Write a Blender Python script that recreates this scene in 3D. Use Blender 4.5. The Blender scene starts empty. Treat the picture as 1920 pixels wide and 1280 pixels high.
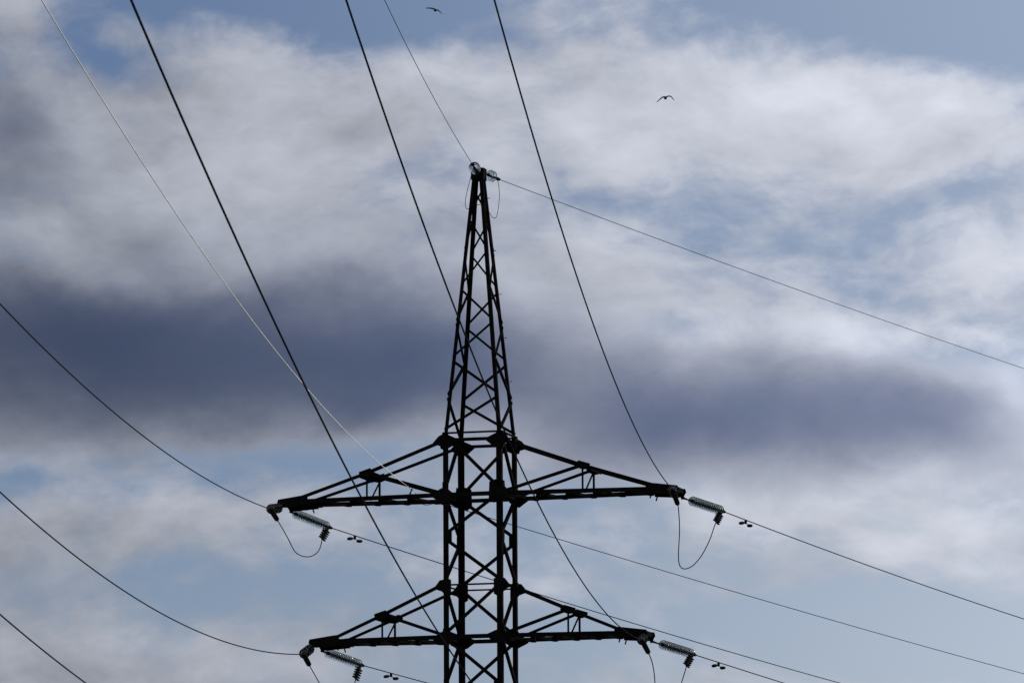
import bpy, bmesh, math, random
from mathutils import Vector, Matrix

random.seed(7)
S = bpy.context.scene
C = S.collection
R = math.radians

# ------------------------------------------------------------------ camera
PITCH, ROLL = R(8.04), R(-0.32)
cd = bpy.data.cameras.new('camera')
cd.lens, cd.sensor_width = 200.0, 36.0
cd.clip_start, cd.clip_end = 0.5, 60000
cd.dof.use_dof = True
cd.dof.focus_distance = 156.0
cd.dof.aperture_fstop = 10.0
cam = bpy.data.objects.new('camera', cd)
C.objects.link(cam)
cam.matrix_world = (Matrix.Translation((0, 0, 1.7)) @ Matrix.Rotation(math.pi/2 + PITCH, 4, 'X')
                    @ Matrix.Rotation(ROLL, 4, 'Z'))
S.camera = cam

# ------------------------------------------------------------------ sun, exposure
SUN_AZ, SUN_EL = R(42), R(27)          # azimuth to the right of the view direction
S.cycles.blur_glossy = 0.1
S.view_settings.view_transform = 'Standard'
S.view_settings.look = 'None'
S.view_settings.exposure = 0.0
S.view_settings.gamma = 1.0
S.view_settings.use_curve_mapping = False
sd = bpy.data.lights.new('sun', 'SUN')
sd.energy, sd.angle, sd.color = 5.0, R(0.5), (1.0, 0.94, 0.86)
sun = bpy.data.objects.new('sun', sd)
C.objects.link(sun)
sdir = Vector((math.sin(SUN_AZ)*math.cos(SUN_EL), math.cos(SUN_AZ)*math.cos(SUN_EL), math.sin(SUN_EL)))
sun.rotation_euler = sdir.to_track_quat('Z', 'Y').to_euler()
sun.location = (60, 40, 80)

# ------------------------------------------------------------------ world: clear sky and a broken cloud layer
W = bpy.data.worlds.new('World')
S.world = W
W.use_nodes = True
nt = W.node_tree
nt.nodes.clear()


class V:
    """a float socket with operators"""
    def __init__(s, sock): s.s = sock
    def __add__(a, b): return m('ADD', a, b)
    def __radd__(a, b): return m('ADD', a, b)
    def __sub__(a, b): return m('SUBTRACT', a, b)
    def __rsub__(a, b): return m('SUBTRACT', b, a)
    def __mul__(a, b): return m('MULTIPLY', a, b)
    def __rmul__(a, b): return m('MULTIPLY', a, b)
    def __truediv__(a, b): return m('DIVIDE', a, b)


def m(op, *args, clamp=False):
    n = nt.nodes.new('ShaderNodeMath')
    n.operation = op
    n.use_clamp = clamp
    for i, x in enumerate(args):
        if isinstance(x, V): nt.links.new(x.s, n.inputs[i])
        else: n.inputs[i].default_value = x
    return V(n.outputs[0])


def smooth(x, a, b):
    n = nt.nodes.new('ShaderNodeMapRange')
    n.interpolation_type = 'SMOOTHSTEP'
    nt.links.new(x.s, n.inputs['Value'])
    n.inputs['From Min'].default_value, n.inputs['From Max'].default_value = a, b
    return V(n.outputs['Result'])


def combine(x, y, z):
    n = nt.nodes.new('ShaderNodeCombineXYZ')
    for i, q in enumerate((x, y, z)):
        if isinstance(q, V): nt.links.new(q.s, n.inputs[i])
        else: n.inputs[i].default_value = q
    return n.outputs[0]


def noise(vec, scale, detail=5.0, rough=0.55, lac=2.0):
    n = nt.nodes.new('ShaderNodeTexNoise')
    n.noise_dimensions = '3D'
    nt.links.new(vec, n.inputs['Vector'])
    n.inputs['Scale'].default_value = scale
    n.inputs['Detail'].default_value = detail
    n.inputs['Roughness'].default_value = rough
    n.inputs['Lacunarity'].default_value = lac
    sp = nt.nodes.new('ShaderNodeSeparateColor')
    nt.links.new(n.outputs['Color'], sp.inputs[0])
    return V(n.outputs['Fac']), V(sp.outputs[1]), V(sp.outputs[2])


tc = nt.nodes.new('ShaderNodeTexCoord')
sep = nt.nodes.new('ShaderNodeSeparateXYZ')
nt.links.new(tc.outputs['Generated'], sep.inputs[0])
dx, dy, dz = (V(sep.outputs[i]) for i in range(3))
K = 11.11
px, py, pz = dx*K, dy*K, dz*K
az = m('ARCTAN2', dx, dy)*K                        # azimuth and elevation in units of 5.2 degrees
el = m('ARCSINE', dz)*K - 1.559
# gentle domain warp so the masses get ragged edges
wv = combine(px, py, pz*1.5)
w1, w2, w3 = noise(wv, 1.3, 4.0, 0.55)
f1, f2, f3 = noise(wv, 5.0, 5.0, 0.6)
u = az + (w2 - 0.5)*0.34 + (f2 - 0.5)*0.07
v = el + (w3 - 0.5)*0.22 + (f3 - 0.5)*0.05
us = az + (w2 - 0.5)*0.34 + (f2 - 0.5)*0.10
vs = el + (w3 - 0.5)*0.20 + (f3 - 0.5)*0.09


def blob(cx, cy, ax, ay, wgt, tilt=0.0, soft=False):
    """a mass of cloud (or a gap) at azimuth / elevation, half sizes, tilt in degrees"""
    U, Vv = (us, vs) if soft else (u, v)
    c, s = math.cos(R(tilt)), math.sin(R(tilt))
    a, b = U - cx, Vv - cy
    p = (a*(c/ax) + b*(s/ax))
    q = (b*(c/ay) - a*(s/ay))
    return m('EXPONENT', (p*p + q*q)*-1.0)*wgt


def P(x, y, rx, ry, wgt, tilt=0.0, soft=False):
    return blob((x - 960)/960, (640 - y)/960, rx/960, ry/960, wgt, tilt, soft)


def total(lst):
    t = lst[0]
    for q in lst[1:]: t = t + q
    return t


# gaps of clear sky between the clouds (negative) and denser banks (positive)
cover = total([
    P(380, -10, 420, 75, -0.62, 0), P(760, 10, 190, 95, -0.62), P(180, 95, 130, 34, -0.40, -8), P(20, 30, 60, 80, 0.45),
    P(1480, -10, 480, 85, -0.50, -4), P(1830, 50, 270, 105, -0.85, -12),
    P(765, 350, 110, 50, -0.18, 12), P(1330, 430, 300, 60, -0.06, 8), P(1130, 385, 90, 40, -0.12), P(480, 360, 380, 140, 0.48, 0), P(330, 200, 330, 90, 0.18, 0), P(1000, 480, 160, 60, 0.2),
    P(1740, 380, 160, 36, -0.20, 12), P(1620, 560, 220, 40, -0.16, -4),
    P(90, 915, 210, 34, -0.36, 4), P(280, 1050, 90, 40, -0.22, 10), P(420, 1115, 210, 42, -0.18, 6), P(640, 860, 130, 60, -0.22),
    P(600, 1090, 170, 50, -0.20), P(250, 1190, 160, 40, -0.16, 6), P(800, 1160, 160, 110, -0.15),
    P(1560, 1180, 440, 90, -0.62, 0), P(1250, 1010, 200, 50, -0.30), P(1850, 1200, 280, 120, -0.5),
    P(1050, 1200, 150, 90, -0.2),
    P(620, 210, 520, 110, 0.30, 6), P(1400, 220, 420, 110, 0.42, -6), P(1100, 560, 330, 90, 0.25),
    P(350, 660, 720, 150, 0.45), P(1450, 780, 520, 110, 0.45), P(1780, 900, 300, 60, 0.25, 8),
    P(1200, 960, 320, 60, 0.15), P(1800, 1000, 220, 32, 0.28, 8), P(340, 970, 280, 50, 0.36, 10), P(60, 1240, 280, 55, 0.36), P(560, 1200, 160, 60, 0.2, 8),
    P(1450, 1085, 200, 26, 0.22, 6)])
# shaded undersides: thick cloud seen from its dark side
dark = total([
    P(340, 648, 480, 100, 1.10, 0, True), P(20, 625, 300, 95, 0.45, 0, True), P(740, 640, 260, 100, 0.42, -4, True), P(560, 735, 420, 62, 0.34, 2, True),
    P(100, 790, 240, 60, 0.25, 0, True), P(960, 700, 170, 80, 0.07, 0, True), P(620, 540, 260, 40, 0.14, 4, True),
    P(1210, 795, 240, 90, 0.48, 2, True), P(1460, 775, 260, 95, 0.42, 0, True), P(1750, 780, 215, 98, 0.38, -3, True), P(1100, 770, 150, 60, 0.10, 0, True),
    P(-10, 215, 105, 75, 0.42, -20, True), P(20, 330, 240, 60, 0.12, 0, True), P(330, 440, 330, 60, 0.10, 0, True), P(300, 250, 200, 50, 0.05, 0, True)])
# the same kind of sky goes on all round: large slow variation outside the view
g1, g2, g3 = noise(combine(px, py, pz*2.2), 0.42, 3.0, 0.5)
win = m('EXPONENT', (az*az*0.55 + el*el*0.9)*-1.0)
rest = 1.0 - win
cover = cover + rest*((g1 - 0.47)*2.6 + 0.15)
dark = dark + rest*smooth(g2, 0.50, 0.72)*0.7

# fibrous detail, streaks rising to the right
mp = nt.nodes.new('ShaderNodeMapping')
mp.inputs['Rotation'].default_value = (0, R(20), 0)
mp.inputs['Scale'].default_value = (1.0, 1.0, 1.85)
wp = nt.nodes.new('ShaderNodeVectorMath')
wp.operation = 'ADD'
nt.links.new(combine(px, py, pz), wp.inputs[0])
nt.links.new(combine((w1 - 0.5)*0.22, 0.0, (w2 - 0.5)*0.22), wp.inputs[1])
nt.links.new(wp.outputs[0], mp.inputs['Vector'])
d1, d2, d3 = noise(mp.outputs[0], 3.0, 10.0, 0.57)
e1n, e2n, e3n = noise(mp.outputs[0], 1.5, 6.0, 0.5)
mp2 = nt.nodes.new('ShaderNodeVectorMath')
mp2.operation = 'ADD'
nt.links.new(mp.outputs[0], mp2.inputs[0])
mp2.inputs[1].default_value = (0.10, 0.0, 0.10)
h1, h2, h3 = noise(mp.outputs[0], 9.0, 8.0, 0.60)          # small puffs and wisps
o1, o2, o3 = noise(mp2.outputs[0], 3.0, 5.0, 0.52)
relief = d1 - o1                                     # thinner on the sun's side: brighter
dens = cover + 0.48 + (d1 - 0.5)*1.15 + (e1n - 0.5)*0.75 + (h1 - 0.5)*0.80
alpha = smooth(dens, 0.15, 0.86)
# cloud light: brighter toward the sun, greyer away from it, darker where thick
vm = nt.nodes.new('ShaderNodeVectorMath')
vm.operation = 'DOT_PRODUCT'
nt.links.new(tc.outputs['Generated'], vm.inputs[0])
vm.inputs[1].default_value = sdir
sunward = smooth(V(vm.outputs['Value']), 0.64, 0.84)
# thin veil: more of it toward the sun and toward the horizon
veil = sunward*0.46 + smooth(0.0 - el, -0.1, 0.75)*(0.34 + sunward*0.34)
lit = 0.368 + sunward*0.35 + (e2n - 0.5)*0.15 + (d2 - 0.5)*0.08 + relief*0.40 + (h2 - 0.5)*0.12 + smooth(dens, 0.75, 1.25)*0.05
shade = 1.0 - m('EXPONENT', (dark + (e3n - 0.5)*0.75*smooth(dark, 0.05, 0.6) + (d3 - 0.5)*0.34*smooth(dark, 0.05, 0.5))*-2.5)
shade = m('MAXIMUM', shade, 0.0)
lightmul = lit


def rgb(r, g, b):
    n = nt.nodes.new('ShaderNodeRGB')
    n.outputs[0].default_value = (r, g, b, 1)
    return n.outputs[0]


def vscale(col, f):
    n = nt.nodes.new('ShaderNodeVectorMath')
    n.operation = 'SCALE'
    nt.links.new(col, n.inputs[0])
    nt.links.new(f.s, n.inputs['Scale'])
    return n.outputs[0]


def vmix(fac, a, b):
    n = nt.nodes.new('ShaderNodeMix')
    n.data_type = 'RGBA'
    nt.links.new(fac.s, n.inputs['Factor'])
    nt.links.new(a, n.inputs[6])
    nt.links.new(b, n.inputs[7])
    return n.outputs[2]


bright = vscale(rgb(0.93, 0.975, 1.135), lightmul)
shadow = vscale(rgb(0.034, 0.048, 0.094), 1.0 + sunward*2.6)
# thin sunlit rims round the shaded masses
rims = total([P(1230, 620, 330, 40, 0.13, 0), P(1780, 650, 240, 44, 0.22, -4), P(1910, 740, 90, 80, 0.34, 0), P(1750, 925, 330, 55, 0.12, 6),
              P(1400, 240, 420, 80, 0.05, -4), P(1800, 1000, 200, 34, 0.10, 8)])
bright = vscale(vmix(sunward, rgb(0.93, 0.98, 1.125), rgb(0.95, 0.985, 1.105)), lightmul + rims)
cloudcol = vmix(shade, bright, shadow)
sky = nt.nodes.new('ShaderNodeTexSky')
sky.sky_type = 'NISHITA'
sky.sun_disc = False
sky.sun_elevation = SUN_EL
sky.sun_rotation = SUN_AZ
sky.altitude = 200
sky.air_density = 0.8
sky.dust_density = 0.5
sky.ozone_density = 5.0
b1 = nt.nodes.new('ShaderNodeBackground')
b1.inputs['Strength'].default_value = 0.047
tint = nt.nodes.new('ShaderNodeVectorMath')
tint.operation = 'MULTIPLY'
nt.links.new(sky.outputs[0], tint.inputs[0])
tint.inputs[1].default_value = (1.0, 0.968, 1.04)
nt.links.new(tint.outputs[0], b1.inputs['Color'])
b2 = nt.nodes.new('ShaderNodeBackground')
nt.links.new(cloudcol, b2.inputs['Color'])
mx = nt.nodes.new('ShaderNodeMixShader')
nt.links.new(m('MAXIMUM', alpha*0.95, smooth(shade, 0.0, 0.45)*0.96).s, mx.inputs[0])
b3 = nt.nodes.new('ShaderNodeBackground')
nt.links.new(vscale(rgb(0.87, 0.99, 1.15), 0.43 + sunward*0.30), b3.inputs['Color'])
mv = nt.nodes.new('ShaderNodeMixShader')
nt.links.new(veil.s, mv.inputs[0])
nt.links.new(b1.outputs[0], mv.inputs[1])
nt.links.new(b3.outputs[0], mv.inputs[2])
nt.links.new(mv.outputs[0], mx.inputs[1])
nt.links.new(b2.outputs[0], mx.inputs[2])
wo = nt.nodes.new('ShaderNodeOutputWorld')
nt.links.new(mx.outputs[0], wo.inputs['Surface'])
W.cycles.sampling_method = 'MANUAL'
W.cycles.sample_map_resolution = 512


# ------------------------------------------------------------------ materials
def material(name, color, rough=0.6, metal=0.0, var=0.3, scale=6.0, spec=0.3, alt=None, trans=0.0, ior=1.5, bump=0.0):
    mt = bpy.data.materials.new(name)
    mt.use_nodes = True
    t = mt.node_tree
    b = t.nodes['Principled BSDF']
    b.inputs['Roughness'].default_value = rough
    b.inputs['Metallic'].default_value = metal
    b.inputs['Specular IOR Level'].default_value = spec
    b.inputs['Transmission Weight'].default_value = trans
    b.inputs['IOR'].default_value = ior
    co = t.nodes.new('ShaderNodeTexCoord')
    nz = t.nodes.new('ShaderNodeTexNoise')
    nz.inputs['Scale'].default_value = scale
    nz.inputs['Detail'].default_value = 6
    t.links.new(co.outputs['Object'], nz.inputs['Vector'])
    rp = t.nodes.new('ShaderNodeValToRGB')
    rp.color_ramp.elements[0].position, rp.color_ramp.elements[1].position = 0.35, 0.68
    a = tuple(c*(1 - var) for c in color)
    z = alt or tuple(min(1, c*(1 + var)) for c in color)
    rp.color_ramp.elements[0].color = (*a, 1)
    rp.color_ramp.elements[1].color = (*z, 1)
    t.links.new(nz.outputs['Fac'], rp.inputs['Fac'])
    t.links.new(rp.outputs['Color'], b.inputs['Base Color'])
    if bump:
        bp = t.nodes.new('ShaderNodeBump')
        bp.inputs['Strength'].default_value = bump
        t.links.new(nz.outputs['Fac'], bp.inputs['Height'])
        t.links.new(bp.outputs['Normal'], b.inputs['Normal'])
    return mt


M_steel = material('dark_painted_steel', (0.010, 0.0105, 0.013), 0.7, 0.0, 0.35, 3.0, 0.0, alt=(0.017, 0.0145, 0.0145))
M_fit = material('weathered_fittings', (0.015, 0.015, 0.015), 0.6, 0.0, 0.3, 20, 0.0)
M_wire = material('weathered_aluminium_strand', (0.018, 0.018, 0.021), 0.5, 0.0, 0.2, 2.0, 0.0)
M_fibre = material('pale_cable_jacket', (0.80, 0.79, 0.77), 0.35, 0.0, 0.05, 2.0, 0.6)
M_glass = material('toughened_glass', (0.87, 0.93, 0.96), 0.07, 0.0, 0.02, 3.0, 0.5, trans=1.0, ior=1.52)
M_bird = material('dark_plumage', (0.012, 0.012, 0.014), 0.8, 0.0, 0.4, 9, 0.2)
M_ground = material('rough_grass', (0.055, 0.062, 0.028), 0.95, 0.0, 0.45, 0.35, 0.1, alt=(0.085, 0.078, 0.04), bump=0.6)
M_conc = material('footing_concrete', (0.30, 0.29, 0.27), 0.9, 0.0, 0.2, 4.0, 0.2, bump=0.3)


# ------------------------------------------------------------------ mesh helpers
def link(name, me, mat, parent=None):
    o = bpy.data.objects.new(name, me)
    C.objects.link(o)
    if mat is not None and not me.materials: me.materials.append(mat)
    if parent is not None: o.parent = parent
    return o


def mesh(verts, faces, smooth_shade=False):
    me = bpy.data.meshes.new('mesh')
    me.from_pydata([tuple(q) for q in verts], [], faces)
    bm = bmesh.new()
    bm.from_mesh(me)
    bmesh.ops.recalc_face_normals(bm, faces=bm.faces)
    bm.to_mesh(me)
    bm.free()
    if smooth_shade:
        for p in me.polygons: p.use_smooth = True
    return me


class MB:
    """collects closed pieces that form ONE part"""
    def __init__(s): s.v, s.f = [], []
    def add(s, v, f):
        n = len(s.v)
        s.v += [Vector(q) for q in v]
        s.f += [tuple(i + n for i in q) for q in f]
        return s
    def prism(s, prof, p, q, a, b):
        """profile (list of 2D) swept from p to q, 2D axes a and b"""
        p, q = Vector(p), Vector(q)
        n = len(prof)
        v = [p + a*x + b*y for x, y in prof] + [q + a*x + b*y for x, y in prof]
        f = [tuple(range(n))[::-1], tuple(range(n, 2*n))] + [(i, (i + 1) % n, n + (i + 1) % n, n + i) for i in range(n)]
        return s.add(v, f)
    def bar(s, p, q, hint, prof, center=False):
        p, q = Vector(p), Vector(q)
        t = (q - p).normalized()
        h = Vector(hint)
        a = (h - t*h.dot(t)).normalized()
        b = t.cross(a)
        return s.prism(prof, p, q, a, b)
    def box(s, c, sx, sy, sz, X=Vector((1, 0, 0)), Y=Vector((0, 1, 0)), Z=Vector((0, 0, 1))):
        c = Vector(c)
        return s.prism([(-sx/2, -sy/2), (sx/2, -sy/2), (sx/2, sy/2), (-sx/2, sy/2)], c - Z*sz/2, c + Z*sz/2, X, Y)
    def tube(s, pts, r, n=8):
        pts = [Vector(q) for q in pts]
        k = len(pts)
        rr = r if isinstance(r, (list, tuple)) else [r]*k
        ref = Vector((0.13, 0.37, 0.92)).normalized()
        v = []
        for i, q in enumerate(pts):
            t = (pts[min(i + 1, k - 1)] - pts[max(i - 1, 0)]).normalized()
            a = (ref - t*ref.dot(t)).normalized()
            b = t.cross(a)
            ref = a
            v += [q + (a*math.cos(2*math.pi*j/n) + b*math.sin(2*math.pi*j/n))*rr[i] for j in range(n)]
        f = [tuple(range(n))[::-1], tuple(range((k - 1)*n, k*n))]
        f += [(i*n + j, i*n + (j + 1) % n, (i + 1)*n + (j + 1) % n, (i + 1)*n + j) for i in range(k - 1) for j in range(n)]
        return s.add(v, f)
    def lathe(s, prof, n=24, origin=(0, 0, 0)):
        """closed profile of (x along axis, radius) turned about local X; open ends at radius 0 are capped by a fan"""
        o = Vector(origin)
        base = []
        v = []
        for x, r in prof:
            if r < 1e-6:
                base.append([len(v)]*n)
                v.append(o + Vector((x, 0, 0)))
            else:
                base.append([len(v) + j for j in range(n)])
                v += [o + Vector((x, r*math.cos(2*math.pi*j/n), r*math.sin(2*math.pi*j/n))) for j in range(n)]
        f = []
        for i in range(len(prof) - 1):
            for j in range(n):
                q = [base[i][j], base[i][(j + 1) % n], base[i + 1][(j + 1) % n], base[i + 1][j]]
                w = []
                for x in q:
                    if x not in w: w.append(x)
                if len(w) > 2: f.append(tuple(w))
        return s.add(v, f)
    def me(s, smooth_shade=False): return mesh(s.v, s.f, smooth_shade)
    def build(s, name, mat, parent=None, smooth_shade=False): return link(name, s.me(smooth_shade), mat, parent)


def angle_prof(w, t=0.012):
    """equal angle, heel at the origin, legs along both axes"""
    return [(0, 0), (w, 0), (w, t), (t, t), (t, w), (0, w)]


def flat_prof(w, t):
    return [(-w/2, -t/2), (w/2, -t/2), (w/2, t/2), (-w/2, t/2)]


def lip_prof(w, t=0.010, lip=None):
    """angle whose wide flange is centred across the axis and whose other leg stands behind it"""
    lip = lip or w*0.8
    return [(-w/2, 0), (w/2, 0), (w/2, t), (-w/2 + t, t), (-w/2 + t, lip), (-w/2, lip)]


def chan_prof(h, fl, t=0.010):
    return [(-h/2, 0), (h/2, 0), (h/2, fl), (h/2 - t, fl), (h/2 - t, t), (-h/2 + t, t), (-h/2 + t, fl), (-h/2, fl)]


def empty(name, loc, rotz=0.0):
    o = bpy.data.objects.new(name, None)
    o.location = loc
    o.rotation_euler = (0, 0, rotz)
    o.empty_display_size = 0.3
    C.objects.link(o)
    return o


def tag(o, label=None, cat=None, group=None, kind=None):
    if label: o['label'] = label
    if cat: o['category'] = cat
    if group: o['group'] = group
    if kind: o['kind'] = kind
    return o


# ------------------------------------------------------------------ ground
gb = bmesh.new()
bmesh.ops.create_grid(gb, x_segments=120, y_segments=120, size=1.0)
for q in gb.verts:
    q.co.x = math.copysign(abs(q.co.x)**3, q.co.x)*9000
    q.co.y = math.copysign(abs(q.co.y)**3, q.co.y)*9000 + 150
    d = math.hypot(q.co.x, q.co.y - 150)
    q.co.z = 0.5*min(1, max(0, (d - 60)/400))*(math.sin(q.co.x*0.013) + math.cos(q.co.y*0.011 + 1)) - 0.05
gm = bpy.data.meshes.new('mesh')
gb.to_mesh(gm)
gb.free()
tag(link('ground', gm, M_ground), kind='structure')

# ------------------------------------------------------------------ pylon
YAW = R(-15)
AX = Vector((-0.89, 154.7, 0))
ROT = Matrix.Rotation(YAW, 3, 'Z')


def world(x, y, z):
    return AX + ROT @ Vector((x, y, z))


pylon = tag(empty('pylon', AX, YAW), 'tall dark steel lattice power pylon with tapering peak and stacked cross-arms', 'pylon')
A = 0.826                                     # half width of the shaft, heel of the corner angles


def hw(z):
    if z >= 21.0: return A - (z - 21.0)/7.0*(A - 0.158)
    if z < 10.6: return A + (10.6 - z)*0.125
    return A


CORN = [(-1, -1), (1, -1), (1, 1), (-1, 1)]
# corner legs: a flared foot, the straight shaft, the slim peak
for sx, sy in CORN:
    foot = MB()
    z0, z1 = 0.1, 10.6
    p, q = (sx*hw(z0), sy*hw(z0), z0), (sx*A, sy*A, z1)
    foot.prism(angle_prof(0.16, 0.014), p, q, Vector((-sx, 0, 0)), Vector((0, -sy, 0)))
    foot.prism(angle_prof(0.152, 0.014), q, (sx*A, sy*A, 20.98), Vector((-sx, 0, 0)), Vector((0, -sy, 0)))
    foot.build('leg', M_steel, pylon)
    pk = MB()
    z2 = 28.12
    pk.prism(angle_prof(0.102, 0.010), (sx*(A + 0.003), sy*(A + 0.003), 20.6), (sx*hw(z2), sy*hw(z2), z2), Vector((-sx, 0, 0)), Vector((0, -sy, 0)))
    pk.build('peak_leg', M_steel, pylon)
    fb = MB()
    fb.box((sx*(hw(0.1) - 0.05), sy*(hw(0.1) - 0.05), 0.0), 0.7, 0.7, 0.5)
    fb.build('footing', M_conc, pylon)

# lacing: one diagonal per panel and face, alternating; corners touched at 'even' levels on the
# front and back faces are the left-front and right-back ones
levels = [(0.4, 0), (4.4, 1), (7.8, 0), (10.5, 1), (12.85, 0), (14.02, 1), (15.42, 0), (16.86, 1), (18.12, 0), (19.34, 1), (21.0, 0),
          (21.98, 1), (23.02, 0), (24.05, 1), (25.02, 0), (26.05, 1), (27.0, 0), (27.78, 1)]
EVEN = {'front': -1, 'back': 1, 'left': 1, 'right': -1}        # sign along the face touched at an even level


def face_pt(face, s, z, inset=0.0):
    h = hw(z)
    e = h - inset
    if face == 'front': return Vector((s*e, -h, z))
    if face == 'back': return Vector((s*e, h, z))
    if face == 'left': return Vector((-h, s*e, z))
    return Vector((h, s*e, z))


NORM = {'front': Vector((0, -1, 0)), 'back': Vector((0, 1, 0)), 'left': Vector((-1, 0, 0)), 'right': Vector((1, 0, 0))}
for i in range(len(levels) - 1):
    (za, ea), (zb, eb) = levels[i], levels[i + 1]
    for face in EVEN:
        sa = EVEN[face]*(1 if ea == 0 else -1)
        gap = 0.10 if zb > 10 else 0.0
        wd = 0.098 if zb <= 21.0 else (0.078 if zb < 23.1 else 0.062 if zb < 25.1 else 0.052)
        ins = 0.05 if zb <= 21 else 0.04
        n = NORM[face]
        p = face_pt(face, sa, za + gap*0.55, ins) + n*0.003
        q = face_pt(face, -sa, zb - gap*0.55, ins) + n*0.003
        t = (q - p).normalized()
        MB().prism(lip_prof(wd, 0.009, wd*0.75), p, q, t.cross(n), -n).build('brace', M_steel, pylon)

# level struts
def ring(z, w, faces, prof=None, extra=0.0):
    for face in faces:
        n = NORM[face]
        p, q = face_pt(face, -1, z, 0.02), face_pt(face, 1, z, 0.02)
        p, q = p + n*(0.0165 + extra), q + n*(0.0165 + extra)
        MB().prism(lip_prof(w, 0.009, w*0.8), p, q, Vector((0, 0, 1)), -n).build('ring_strut', M_steel, pylon)


ring(20.955, 0.050, ('front', 'back', 'left', 'right'))
ring(20.765, 0.088, ('front', 'back', 'left', 'right'))
ring(16.80, 0.046, ('front', 'back', 'left', 'right'))
ring(12.90, 0.06, ('front', 'back'))
for zc in (19.265, 15.385, 11.5): ring(zc, 0.112, ('left', 'right', 'front', 'back'))


def plate(face, poly, off=0.012, t=0.010, name='gusset_plate'):
    """flat plate lying on a face, polygon in (along, z)"""
    n = NORM[face]
    h = A + off
    def pt(s, z):
        return {'front': Vector((s, -h, z)), 'back': Vector((s, h, z)), 'left': Vector((-h, s, z)), 'right': Vector((h, s, z))}[face]
    v = [pt(s, z) for s, z in poly]
    k = len(v)
    v += [q + n*t for q in v]
    f = [tuple(range(k))[::-1], tuple(range(k, 2*k))] + [(i, (i + 1) % k, k + (i + 1) % k, k + i) for i in range(k)]
    MB().add(v, f).build(name, M_steel, pylon)


TOPG = [(1.13, 20.66), (0.94, 20.87), (0.82, 20.93), (0.66, 20.90), (0.42, 20.79), (0.40, 20.71), (0.56, 20.58), (0.72, 20.50), (0.88, 20.52), (0.90, 20.60)]
BOTG = [(1.12, 19.20), (1.02, 19.36), (0.86, 19.48), (0.84, 19.62), (0.66, 19.64), (0.49, 19.58), (0.47, 19.12), (0.60, 19.00), (0.80, 19.02), (1.0, 19.14)]
LTOP = [(1.10, 16.70), (0.92, 16.93), (0.70, 16.96), (0.60, 16.94), (0.60, 16.52), (0.70, 16.46), (0.86, 16.62)]
LBOT = [(1.12, 15.31), (1.0, 15.45), (0.84, 15.54), (0.66, 15.54), (0.42, 15.44), (0.44, 15.33), (0.62, 15.20), (0.80, 15.16), (1.0, 15.25)]
BOTS = [(1.12, 19.20), (1.02, 19.36), (0.86, 19.45), (0.68, 19.42), (0.56, 19.32), (0.58, 19.19), (0.72, 19.06), (0.88, 19.03), (1.0, 19.12)]
TTOP = [(q, z - 3.9) for q, z in LTOP]
TBOT = [(q, z - 3.88) for q, z in LBOT]
for face in ('front', 'back'):
    for sg in (-1, 1):
        for poly in (TOPG, BOTG, LTOP, LBOT, TTOP, TBOT):
            if poly is BOTG and sg != (1 if face == 'front' else -1): poly = BOTS
            plate(face, [(q*sg, z) for q, z in poly], 0.030)
for z, e in ((18.12, 0), (14.05, 1)):
    for face in EVEN:
        s = EVEN[face]*(1 if e == 0 else -1)
        plate(face, [(s*0.80, z - 0.19), (s*0.80, z + 0.19), (s*0.58, z + 0.13), (s*0.58, z - 0.13)], 0.004)
for face in ('left', 'right'):
    for s in (-1, 1):
        plate(face, [(s*0.80, 20.50), (s*0.80, 20.98), (s*0.62, 20.98), (s*0.46, 20.80), (s*0.60, 20.55)], 0.018)
        plate(face, [(s*0.80, 19.05), (s*0.80, 19.62), (s*0.62, 19.62), (s*0.50, 19.36), (s*0.60, 19.10)], 0.018)
        plate(face, [(s*0.80, 15.16), (s*0.80, 15.62), (s*0.62, 15.62), (s*0.52, 15.40), (s*0.60, 15.18)], 0.018)
        plate(face, [(s*0.80, 16.58), (s*0.80, 16.96), (s*0.64, 16.96), (s*0.60, 16.62)], 0.018)

# head of the peak: cover plates, lug ears
hd = MB()
hd.box((0, -0.172, 28.19), 0.355, 0.014, 0.31)
hd.box((0, 0.172, 28.19), 0.355, 0.014, 0.31)
hd.box((-0.172, 0, 28.19), 0.014, 0.32, 0.31)
hd.box((0.172, 0, 28.19), 0.014, 0.32, 0.31)
hd.box((0, 0, 28.352), 0.37, 0.37, 0.014)
hd.build('peak_cap', M_steel, pylon)
for x0, y0, x1, y1, z in ((0.0, -0.17, 0.0, -0.24, 28.24), (0.11, 0.17, 0.13, 0.24, 28.26)):
    MB().bar((x0, y0, z), (x1, y1, z), (0, 0, 1), flat_prof(0.12, 0.03)).build('earth_wire_lug', M_steel, pylon)
for z, s in ((27.55, 1), (26.1, 1), (24.9, 1), (23.7, 1), (22.5, 1)):
    h = hw(z)
    MB().tube([(s*h, h - 0.05, z), (s*h + 0.07, h - 0.05, z)], 0.011, 6).build('step_bolt', M_steel, pylon)


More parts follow.
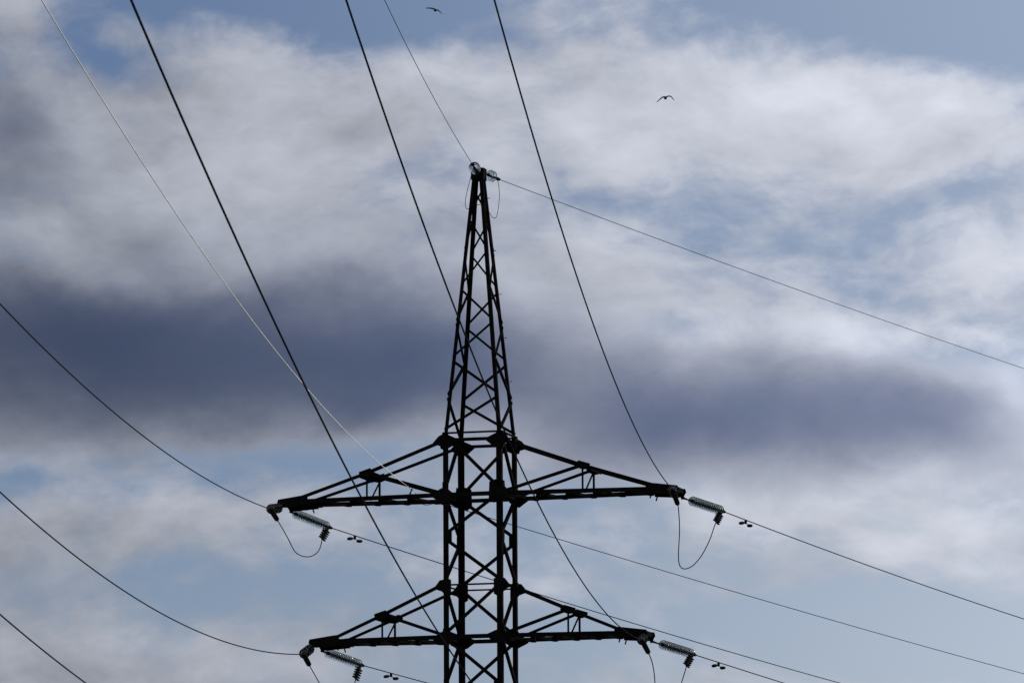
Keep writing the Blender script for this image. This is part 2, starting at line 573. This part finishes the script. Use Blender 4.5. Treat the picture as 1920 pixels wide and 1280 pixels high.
# ------------------------------------------------------------------ cross-arms (three pairs; the lowest pair is under the frame)
def crossarm(sg, zc, L, xm, zm, zbody, xtip, ztip):
    dy = lambda x: 0.80 - (x - A)/(L - A)*0.35
    ztie = lambda x: zbody + (zm - zbody)*(x - A)/(xm - A) if x < xm else zm + (ztip - zm)*(x - xm)/(xtip - xm)
    X = lambda x, y, z: Vector((sg*x, y, z))
    box = MB()                                   # the plated nose of the arm
    for s in (-1, 1):
        def side(pts, t=0.012):
            v = [X(x, s*(dy(x) + 0.004), z) for x, z in pts] + [X(x, s*(dy(x) + 0.004 + t), z) for x, z in pts]
            k = len(pts)
            box.add(v, [tuple(range(k)), tuple(range(k, 2*k))[::-1]] + [(i, k + i, k + (i + 1) % k, (i + 1) % k) for i in range(k)])
        side([(L - 0.84, zc - 0.11), (L - 0.84, zc + 0.175), (L - 0.62, zc + 0.155), (L + 0.03, zc + 0.075), (L + 0.06, zc - 0.02), (L - 0.02, zc - 0.15), (L - 0.20, zc - 0.16)])
    v = []
    for zz in (zc - 0.075, zc - 0.063):
        v += [X(L - 0.82, -dy(L - 0.82), zz), X(L, -dy(L), zz), X(L, dy(L), zz), X(L - 0.82, dy(L - 0.82), zz)]
    box.add(v, [(0, 1, 2, 3), (7, 6, 5, 4), (0, 4, 5, 1), (1, 5, 6, 2), (2, 6, 7, 3), (3, 7, 4, 0)])
    box.bar(X(L - 0.01, -dy(L), zc), X(L - 0.01, dy(L), zc), (0, 0, 1), flat_prof(0.12, 0.02))
    for s in (-1, 1):                            # hanger brackets for the insulators
        box.bar(X(L - 0.10, s*(dy(L) + 0.02), zc - 0.02), X(L - 0.04, s*(dy(L) + 0.06), zc - 0.20), (0, 1, 0), flat_prof(0.03, 0.10))
        box.tube([X(L - 0.72, s*(dy(L) - 0.1), zc - 0.10), X(L - 0.76, s*(dy(L) - 0.1), zc - 0.24)], 0.022, 6)
    arm = box.build('crossarm', M_steel, pylon)
    for s in (-1, 1):
        n = Vector((0, s, 0))
        # lower chord: a channel running out from the shaft
        MB().prism(chan_prof(0.118, 0.06), X(0.60, s*(dy(0.60) - 0.002 + 0.03), zc), X(L - 0.04, s*(dy(L) - 0.002), zc), Vector((0, 0, 1)), -n).build('chord', M_steel, arm)
        # upper tie in two runs, broken at the mid frame
        MB().prism(lip_prof(0.094, 0.010, 0.07), X(A + 0.02, s*(dy(A) + 0.022), zbody), X(xm, s*(dy(xm) + 0.01), zm), Vector((0, 0, 1)), -n).build('tie', M_steel, arm)
        MB().prism(lip_prof(0.088, 0.010, 0.07), X(xm, s*(dy(xm) + 0.01), zm), X(xtip, s*(dy(xtip) + 0.017), ztip), Vector((0, 0, 1)), -n).build('tie', M_steel, arm)
        MB().prism(lip_prof(0.054, 0.008, 0.04), X(xm, s*(dy(xm) - 0.006), zc - 0.02), X(xm, s*(dy(xm) - 0.006), zm - 0.02), Vector((1, 0, 0)), -n).build('hanger', M_steel, arm)
        MB().prism(lip_prof(0.088, 0.010, 0.07), X(A - 0.05, s*(dy(A) - 0.016), zc + 0.03), X(xm - 0.10, s*(dy(xm) - 0.016), zm - 0.02), Vector((0, 0, 1)), -n).build('inner_brace', M_steel, arm)
        v = [(xm - 0.22, zm + 0.02), (xm - 0.10, zm + 0.13), (xm + 0.22, zm + 0.03), (xm + 0.20, zm - 0.10), (xm + 0.02, zm - 0.13), (xm - 0.18, zm - 0.06)]
        k = len(v)
        vv = [X(x, s*(dy(xm) + 0.022), z) for x, z in v] + [X(x, s*(dy(xm) + 0.032), z) for x, z in v]
        MB().add(vv, [tuple(range(k)), tuple(range(k, 2*k))[::-1]] + [(i, k + i, k + (i + 1) % k, (i + 1) % k) for i in range(k)]).build('tie_plate', M_steel, arm)
    # batten across the two ties at the mid frame: a channel with an upstanding flange
    bt = MB()
    for x0, x1, dz0, dz1 in ((xm - 0.05, xm + 0.20, 0.0, -0.055),):
        p = [X(x0, -dy(xm), zm + dz0), X(x1, -dy(xm), zm + dz1), X(x1, dy(xm), zm + dz1), X(x0, dy(xm), zm + dz0)]
        bt.add(p + [q + Vector((0, 0, -0.012)) for q in p], [(0, 1, 2, 3), (7, 6, 5, 4), (0, 4, 5, 1), (1, 5, 6, 2), (2, 6, 7, 3), (3, 7, 4, 0)])
    bt.bar(X(xm - 0.05, -dy(xm), zm + 0.03), X(xm - 0.05, dy(xm), zm + 0.03), (0, 0, 1), flat_prof(0.10, 0.012))
    bt.bar(X(xm + 0.20, -dy(xm), zm - 0.085), X(xm + 0.20, dy(xm), zm - 0.085), (0, 0, 1), flat_prof(0.09, 0.012))
    bt.build('batten', M_steel, arm)
    MB().bar(X(xm - 0.02, dy(xm) - 0.02, zm - 0.08), X(xm - 0.02, -dy(xm) + 0.30, zc - 0.03), (1, 0, 0), flat_prof(0.05, 0.01)).build('diagonal', M_steel, arm)
    # flat lacing between the two lower chords
    n = 9
    xs = [1.0 + (L - 1.9)*i/n for i in range(n + 1)]
    for i in range(n):
        s = 1 if i % 2 else -1
        p, q = X(xs[i], s*(dy(xs[i]) - 0.02), zc - 0.045), X(xs[i + 1], -s*(dy(xs[i + 1]) - 0.02), zc - 0.045)
        MB().bar(p, q, (0, 0, 1), flat_prof(0.075, 0.10)).build('lacing_bar', M_steel, arm)
    return arm


ARMS = {'upper': (19.265, 5.62, 3.05, 19.965, 20.74, 5.02, 19.36),
        'lower': (15.385, 4.72, 2.62, 16.05, 16.82, 3.98, 15.49),
        'lowest': (11.50, 3.82, 2.20, 12.12, 12.92, 3.10, 11.61)}
for k in ARMS:
    for sg in (-1, 1): crossarm(sg, *ARMS[k])


# ------------------------------------------------------------------ insulators
def shell_profile(r):
    q = r/0.14
    return [(0.030, 0.030*q), (0.026, 0.060*q), (0.030, 0.100*q), (0.046, 0.128*q), (0.062, 0.140*q), (0.074, 0.140*q), (0.072, 0.130*q), (0.062, 0.116*q),
            (0.078, 0.107*q), (0.062, 0.098*q), (0.056, 0.088*q), (0.084, 0.079*q), (0.056, 0.070*q), (0.052, 0.060*q), (0.080, 0.050*q), (0.052, 0.040*q), (0.050, 0.026*q), (0.030, 0.030*q)]


DISC = MB().lathe(shell_profile(0.138), 28).me(True)
DISC.materials.append(M_glass)
BIGDISC = MB().lathe(shell_profile(0.158), 32).me(True)
BIGDISC.materials.append(M_glass)
CAP = MB().lathe([(-0.035, 0), (-0.035, 0.026), (-0.02, 0.044), (0.020, 0.050), (0.034, 0.044), (0.034, 0.022), (0.085, 0.015), (0.110, 0.015), (0.110, 0)], 14).me(True)
CAP.materials.append(M_fit)


def string(name, a, b, label, n, pitch, disc, group, first=0.25):
    a, b = Vector(a), Vector(b)
    L = (b - a).length
    o = empty(name, a)
    o.rotation_euler = (b - a).to_track_quat('X', 'Z').to_euler()
    tag(o, label, 'insulator', group)
    MB().tube([(-0.04, 0, 0), (0.05, 0, 0), (first*0.5, 0, 0), (first, 0, 0)], [0.035, 0.03, 0.022, 0.03], 8).build('shackle', M_fit, o, True)
    for i in range(n):
        x = first + 0.03 + i*pitch
        g = link('glass_disc', disc, None, o)
        g.location = (x, 0, 0)
        c = link('cap', CAP, None, o)
        c.location = (x, 0, 0)
        if pitch > 0.11: c.scale = (pitch/0.145, 1, 1)
    x = first + n*pitch
    if L > x + 0.03:
        MB().tube([(x - 0.02, 0, 0), ((x + L)/2, 0, 0), (L, 0, 0)], [0.024, 0.020, 0.03], 8).build('end_link', M_fit, o, True)
    return o


def clamp(p, line, tail, label, ribs):
    """bolted tension clamp at p on a conductor going along 'line', its tail turned down to 'tail'"""
    p, line, tail = Vector(p), Vector(line).normalized(), Vector(tail)
    o = tag(empty('tension_clamp', p), label, 'clamp', 'clamps that end the conductors')
    t = tail - p
    MB().tube([-line*0.16, -line*0.05, line*0.10, line*0.22], [0.035, 0.055, 0.050, 0.028], 10).build('body', M_fit, o, True)
    MB().tube([Vector((0, 0, 0)), t*0.4, t*0.9, t], [0.045, 0.045, 0.040, 0.026] if ribs else [0.065, 0.072, 0.066, 0.030], 10).build('tail', M_fit, o, True)
    td = t.normalized()
    hd = Vector((line.x, line.y, 0)).normalized()
    side = hd.cross(Vector((0, 0, 1)))
    for i in range(ribs):
        c = t*(0.30 + 0.66*i/max(1, ribs - 1))
        sl = (hd + Vector((0, 0, -0.35))).normalized()
        MB().bar(c - sl*0.165, c + sl*0.165, side, flat_prof(0.06, 0.022)).build('bolt', M_fit, o)
        MB().bar(c - sl*0.165, c - sl*0.12, side, flat_prof(0.07, 0.034)).build('nut', M_fit, o)
    return o


def wire_curve(p, az, a, b, sgn, s0, s1, n):
    d = Vector((math.sin(az), math.cos(az), 0))*sgn
    p = Vector(p)
    return [p + d*s + Vector((0, 0, -a*s + b*s*s)) for s in [s0 + (s1 - s0)*(i/n)**1.0 for i in range(n + 1)]]


def wire(name, pts, r, mat, label, cat, group):
    o0 = Vector(pts[0])
    o = MB().tube([q - o0 for q in pts], r, 10).build(name, mat, None, True)
    o.location = o0
    return tag(o, label, cat, group)


RC = 0.0140
AZF = R(25.4)
# (side, level): near clamp point, azimuth, slope, sag; far clamp point, slope, sag; jumper points
LINES = {
    ('left', 'upper'): dict(n=(-6.576, 153.377, 18.817), fn=(0.070254, 0.071701, 0.001027), f=(-5.174, 158.708, 18.898), ff=(0.05597, 0.000285),
        j=[(-6.374, 153.374, 18.495), (-6.269, 153.997, 18.343), (-6.153, 154.732, 18.158), (-6.014, 155.659, 17.917), (-5.884, 156.101, 17.844), (-5.736, 156.485, 17.838), (-5.588, 156.856, 17.89), (-5.44, 157.302, 18.04), (-5.367, 157.748, 18.25), (-5.34, 158.273, 18.514)]),
    ('right', 'upper'): dict(n=(4.25, 150.476, 18.953), fn=(0.064249, 0.074323, 0.000893), f=(5.767, 156.067, 18.997), ff=(0.0561, 0.000472),
        j=[(4.396, 150.488, 18.533), (4.437, 151.033, 18.235), (4.458, 151.648, 17.9), (4.45, 152.537, 17.418), (4.488, 152.928, 17.198), (4.578, 153.108, 17.114), (4.713, 153.272, 17.13), (4.896, 153.531, 17.257), (5.13, 153.987, 17.564), (5.359, 154.6, 18.021), (5.53, 155.212, 18.496), (5.58, 155.348, 18.599)]),
    ('left', 'lower'): dict(n=(-5.672, 153.134, 14.854), fn=(0.070516, 0.089138, 0.001204), f=(-4.279, 158.529, 15.011), ff=(0.05099, 0.0002),
        j=[(-5.5, 153.14, 14.53), (-5.392, 153.745, 14.349), (-5.271, 154.424, 14.143), (-5.138, 155.207, 13.898), (-5.006, 155.637, 13.8), (-4.857, 156.001, 13.769), (-4.679, 156.414, 13.844), (-4.53, 156.844, 13.994), (-4.453, 157.256, 14.188), (-4.421, 157.709, 14.417), (-4.4, 158.022, 14.575)]),
    ('right', 'lower'): dict(n=(3.404, 150.702, 14.968), fn=(0.068411, 0.072277, 0.001072), f=(4.932, 156.373, 15.073), ff=(0.05425, 0.0002),
        j=[(3.592, 150.704, 14.602), (3.685, 151.091, 14.393), (3.751, 151.607, 14.108), (3.795, 152.397, 13.671), (3.836, 153.074, 13.293), (3.941, 153.289, 13.193), (4.091, 153.482, 13.236), (4.274, 153.805, 13.418), (4.469, 154.429, 13.856), (4.606, 155.014, 14.28), (4.71, 155.464, 14.609), (4.728, 155.576, 14.691)]),
}


def catmull(pts, k=5):
    pts = [Vector(q) for q in pts]
    e = [pts[0]*2 - pts[1]] + pts + [pts[-1]*2 - pts[-2]]
    out = []
    for i in range(1, len(e) - 2):
        for j in range(k):
            t = j/k
            out.append(0.5*((2*e[i]) + (e[i + 1] - e[i - 1])*t + (2*e[i - 1] - 5*e[i] + 4*e[i + 1] - e[i + 2])*t*t
                            + (3*e[i] - e[i - 1] - 3*e[i + 1] + e[i + 2])*t**3))
    return out + [pts[-1]]


def damper(p, d, label):
    d = Vector(d).normalized()
    o = tag(empty('vibration_damper', p), label, 'vibration damper', 'dampers on the outgoing conductors')
    dn = Vector((0, 0, -1))
    MB().tube([Vector((0, 0, 0.03)), dn*0.02, dn*0.09], [0.03, 0.042, 0.032], 8).build('clip', M_fit, o, True)
    MB().tube([d*-0.28 + dn*0.105, d*-0.14 + dn*0.08, dn*0.08, d*0.14 + dn*0.08, d*0.28 + dn*0.10], 0.010, 6).build('messenger', M_fit, o, True)
    for s in (-1, 1):
        c = d*(0.29*s) + dn*(0.098 if s > 0 else 0.108)
        e = d*s*0.135 + dn*(0.025 if s < 0 else -0.02)
        MB().tube([c - e*1.0, c - e*0.9, c - e*0.5, c + e*0.5, c + e*0.9, c + e*1.0], [0.026, 0.038, 0.045, 0.045, 0.038, 0.026], 10).build('weight', M_fit, o, True)
    return o


for (side, lev), q in LINES.items():
    sg = -1 if side == 'left' else 1
    zc, L = ARMS[lev][0], ARMS[lev][1]
    az, a, b = q['fn']
    nearA, farA = world(sg*(L - 0.04), -0.53, zc - 0.17), world(sg*(L - 0.04), 0.53, zc - 0.17)
    N, F = Vector(q['n']), Vector(q['f'])
    arm = f'{lev} {side} cross-arm'
    string('insulator_string', nearA, N, f'dark round insulator string seen end-on at the tip of the {arm}', 12, 0.145, DISC, 'insulator strings on the cross-arm tips', max(0.2, (N - nearA).length - 12*0.145 - 0.16))
    string('insulator_string', farA, F, f'long glinting glass insulator string slanting right from the {arm}', 13, 0.148, DISC, 'insulator strings on the cross-arm tips', max(0.2, (F - farA).length - 13*0.148 - 0.12))
    dn = Vector((-math.sin(az), -math.cos(az), -a))
    clamp(N, dn, q['j'][0], f'smooth dark clamp with downturned tail before the {arm} tip', 0)
    df = Vector((math.sin(AZF), math.cos(AZF), -q['ff'][0]))
    clamp(F, df, q['j'][-1], f'ribbed bolted clamp ending the glass string of the {arm}', 5)
    wire('conductor', wire_curve(N, az, a, b, -1, 0.0, 118, 90), RC, M_wire,
         f'dark conductor wire rising to the viewer from the {arm}', 'power line', 'conductors toward the viewer')
    wire('conductor', wire_curve(F, AZF, *q['ff'], 1, 0.1, 120, 60), RC, M_wire,
         f'dark conductor wire running down right from the {arm}', 'power line', 'conductors leading away')
    wire('jumper_cable', catmull(q['j']), 0.0135, M_wire, f'slack jumper cable looping under the {arm}', 'jumper cable', 'jumper loops')
    ds = {'left': 1.62, 'right': 1.66}[side] if lev == 'upper' else {'left': 1.9, 'right': 1.78}[side]
    pt = F + Vector((math.sin(AZF), math.cos(AZF), 0))*ds + Vector((0, 0, -q['ff'][0]*ds + q['ff'][1]*ds*ds - 0.02))
    damper(pt, (math.sin(AZF), math.cos(AZF), -0.05), f'two-weight vibration damper on the wire leaving the {arm}')

# conductors of the lowest pair of arms (their arms are below the picture)
for side, p, fn in (('left', (-5.321, 153.04, 11.31), (0.063, 0.058511, 0.00088187)), ('right', (2.117, 151.047, 11.313), (0.063, 0.066372, 0.0009128))):
    wire('conductor', wire_curve(p, *fn, -1, -2.35, 118, 90), RC, M_wire,
         {'left': 'short stretch of dark conductor wire cutting the bottom left corner of the picture',
          'right': 'thickest dark conductor wire, from the top left to the foot of the picture'}[side], 'power line', 'conductors toward the viewer')

# ------------------------------------------------------------------ earth wire at the peak
nE, fE = Vector((-1.052, 153.812, 28.326)), Vector((-0.388, 155.268, 28.181))
nA, fA = world(0.0, -0.20, 28.24), world(0.12, 0.18, 28.26)
string('earth_wire_insulator', nA, nE, 'ringed glass earth wire insulator on the left of the pylon peak, with a bright glint', 2, 0.135, BIGDISC, 'earth wire insulators', 0.20)
string('earth_wire_insulator', fA, fE, 'ringed glass earth wire insulator on the right of the pylon peak', 2, 0.115, BIGDISC, 'earth wire insulators', 0.13)
MBc = MB()
for nm, p, d, lb in (('earth_wire_grip', fE, (math.sin(AZF), math.cos(AZF), -0.02), 'dark grip holding the earth wire right of the pylon peak'),
                     ('earth_wire_grip', nE, (-0.063, -1, -0.06), 'dark grip holding the earth wire left of the pylon peak')):
    d = Vector(d).normalized()
    o = MB().tube([-d*0.16, -d*0.08, d*0.05, d*0.16, d*0.20], [0.03, 0.05, 0.05, 0.035, 0.012], 8).build(nm, M_fit, None, True)
    o.location = p
    tag(o, lb, 'clamp', 'earth wire grips')
wire('earth_wire', wire_curve(nE, 0.063, 0.06092636, 0.00077175, -1, 0, 118, 90), 0.0080, M_wire, 'thin earth wire rising to the upper left from the pylon peak', 'earth wire', 'earth wires')
wire('earth_wire', wire_curve(fE, AZF, 0.014614, 0.000204, 1, 0, 120, 60), 0.0088, M_wire, 'thin earth wire sloping down to the right from the pylon peak', 'earth wire', 'earth wires')
wire('jumper_cable', catmull([(-1.026, 153.805, 28.276), (-1.087, 153.933, 28.076), (-1.177, 154.13, 27.768), (-1.246, 154.297, 27.5), (-1.262, 154.388, 27.337), (-1.241, 154.442, 27.226), (-1.197, 154.456, 27.199), (-1.095, 154.487, 27.263), (-0.948, 154.526, 27.328), (-0.787, 154.563, 27.304), (-0.612, 154.639, 27.137), (-0.539, 154.688, 27.025), (-0.451, 154.713, 26.984), (-0.392, 154.75, 27.079), (-0.347, 154.87, 27.367), (-0.324, 155.009, 27.688), (-0.345, 155.138, 27.964), (-0.381, 155.236, 28.16)]),
     0.0080, M_wire, 'thin jumper loop hanging on both sides of the pylon peak', 'jumper cable', 'jumper loops')

# ------------------------------------------------------------------ pale fibre cable tied off at the upper left arm
fp = Vector((-2.746, 154.007, 19.398))
wire('fibre_cable', wire_curve(fp, 0.073192, 0.048589, 0.00086, -1, 0.0, 118, 90), 0.0098, M_fibre, 'pale shining cable running from the top left corner to the upper left cross-arm', 'cable', 'fibre cables')
gp = MB()
dvec = Vector((-0.073, -1, -0.05)).normalized()
gp.tube([dvec*0.45, dvec*0.1, -dvec*0.02], [0.011, 0.018, 0.022], 8)
hook = world(-1.78, -0.82, 19.27) - fp
gp.tube([-dvec*0.02, hook*0.5 + Vector((0, 0, 0.03)), hook], [0.02, 0.018, 0.03], 8)
o = gp.build('cable_grip', M_fit, None, True)
o.location = fp
tag(o, 'dark grip tying the pale cable to the upper left cross-arm near the shaft', 'clamp', 'fibre cable grips')
fo = Vector((-2.06, 154.133, 19.07))
o = MB().tube([Vector((-0.10, 0, 0.05)), Vector((0, 0, 0)), Vector((0.12, 0.25, -0.03)), Vector((0.28, 0.6, -0.05))], [0.03, 0.03, 0.02, 0.012], 8).build('cable_grip', M_fit, None, True)
o.location = fo
tag(o, 'dark grip tying the outgoing cable to the left legs of the shaft', 'clamp', 'fibre cable grips')
wire('fibre_cable', wire_curve((-2.075, 155.334 - 0.9, 19.115), AZF, 0.0385, 0.00017, 1, 0, 130, 60), 0.0110, M_wire, 'thin dark cable leaving the shaft below the upper cross-arm to the lower right', 'cable', 'fibre cables')
wire('jumper_cable', catmull([(-2.652, 153.982, 19.299), (-2.624, 154.035, 19.145), (-2.552, 154.058, 19.059), (-2.451, 154.075, 19.002), (-2.35, 154.087, 18.981), (-2.233, 154.1, 19.004), (-2.088, 154.119, 19.063), (-2.03, 154.126, 19.064)]),
     0.0075, M_wire, 'small slack cable loop just below the upper left cross-arm by the shaft', 'jumper cable', 'jumper loops')


# ------------------------------------------------------------------ birds
def bird(loc, left, right, yaw, pitch, label, body=0.36):
    """gliding bird: wings given as (x, z, half chord) stations from shoulder to tip; flies along local -Y"""
    b = MB()
    prof = [(-0.50, 0.0), (-0.47, 0.010), (-0.40, 0.018), (-0.36, 0.036), (-0.28, 0.043), (-0.20, 0.045), (-0.08, 0.070), (0.04, 0.078), (0.18, 0.062), (0.28, 0.036), (0.34, 0.030), (0.46, 0.050), (0.50, 0.0)]
    s = body/0.9
    bm_ = MB().lathe([(x*s, r) for x, r in prof], 12)
    b.add([Vector((q.y, q.x, q.z*(0.9 if q.x < 0.28*s else 0.35))) for q in bm_.v], bm_.f)
    for st in (left, right):
        ring_ = []
        for i, (x, z, c, th, sw) in enumerate(st):
            for k in range(8):
                a = 2*math.pi*k/8
                ring_.append(Vector((x, sw + c*math.cos(a), z + 1.6*th*math.sin(a) + 0.16*c*math.cos(a))))
        n = len(st)
        f = [tuple(range(8)), tuple(range((n - 1)*8, n*8))[::-1]]
        f += [(i*8 + j, i*8 + (j + 1) % 8, (i + 1)*8 + (j + 1) % 8, (i + 1)*8 + j) for i in range(n - 1) for j in range(8)]
        b.add(ring_, f)
    me = b.me()
    o = link('bird', me, M_bird)
    md = o.modifiers.new('join', 'REMESH')
    md.mode = 'VOXEL'
    md.voxel_size = 0.011
    dg = bpy.context.evaluated_depsgraph_get()
    me2 = bpy.data.meshes.new_from_object(o.evaluated_get(dg))
    o.modifiers.clear()
    o.data = me2
    for p in me2.polygons: p.use_smooth = True
    o.location = loc
    o.rotation_euler = (pitch, 0, yaw)
    return tag(o, label, 'bird', 'birds in the sky')


PXM = 0.0291
bird((-4.171, 310.87, 64.217),
     [(0.02, 0.05, 0.10, 0.030, -0.02), (-0.12, 0.09, 0.10, 0.026, -0.04), (-0.28, 0.115, 0.085, 0.024, -0.02), (-0.42, 0.125, 0.05, 0.018, 0.04), (-0.52, 0.12, 0.02, 0.012, 0.10)],
     [(-0.02, 0.04, 0.10, 0.030, -0.02), (0.10, 0.02, 0.10, 0.026, -0.04), (0.20, -0.01, 0.09, 0.024, -0.03), (0.32, -0.09, 0.06, 0.020, 0.03), (0.43, -0.18, 0.02, 0.012, 0.09)],
     R(12), R(4), 'small dark bird gliding at the top edge beside the thin earth wire')
bird((8.225, 297.196, 56.656),
     [(0.02, 0.04, 0.10, 0.028, -0.02), (-0.10, 0.065, 0.10, 0.026, -0.04), (-0.20, 0.03, 0.09, 0.026, -0.03), (-0.34, -0.09, 0.06, 0.022, 0.03), (-0.50, -0.235, 0.02, 0.012, 0.05)],
     [(-0.02, 0.05, 0.09, 0.026, -0.02), (0.10, 0.10, 0.10, 0.022, -0.04), (0.22, 0.125, 0.09, 0.020, -0.03), (0.31, 0.115, 0.07, 0.022, 0.01), (0.40, 0.03, 0.05, 0.022, 0.03), (0.51, -0.07, 0.02, 0.012, 0.05)],
     R(18), R(-4), 'small dark bird with bent wings gliding right of the pylon peak')
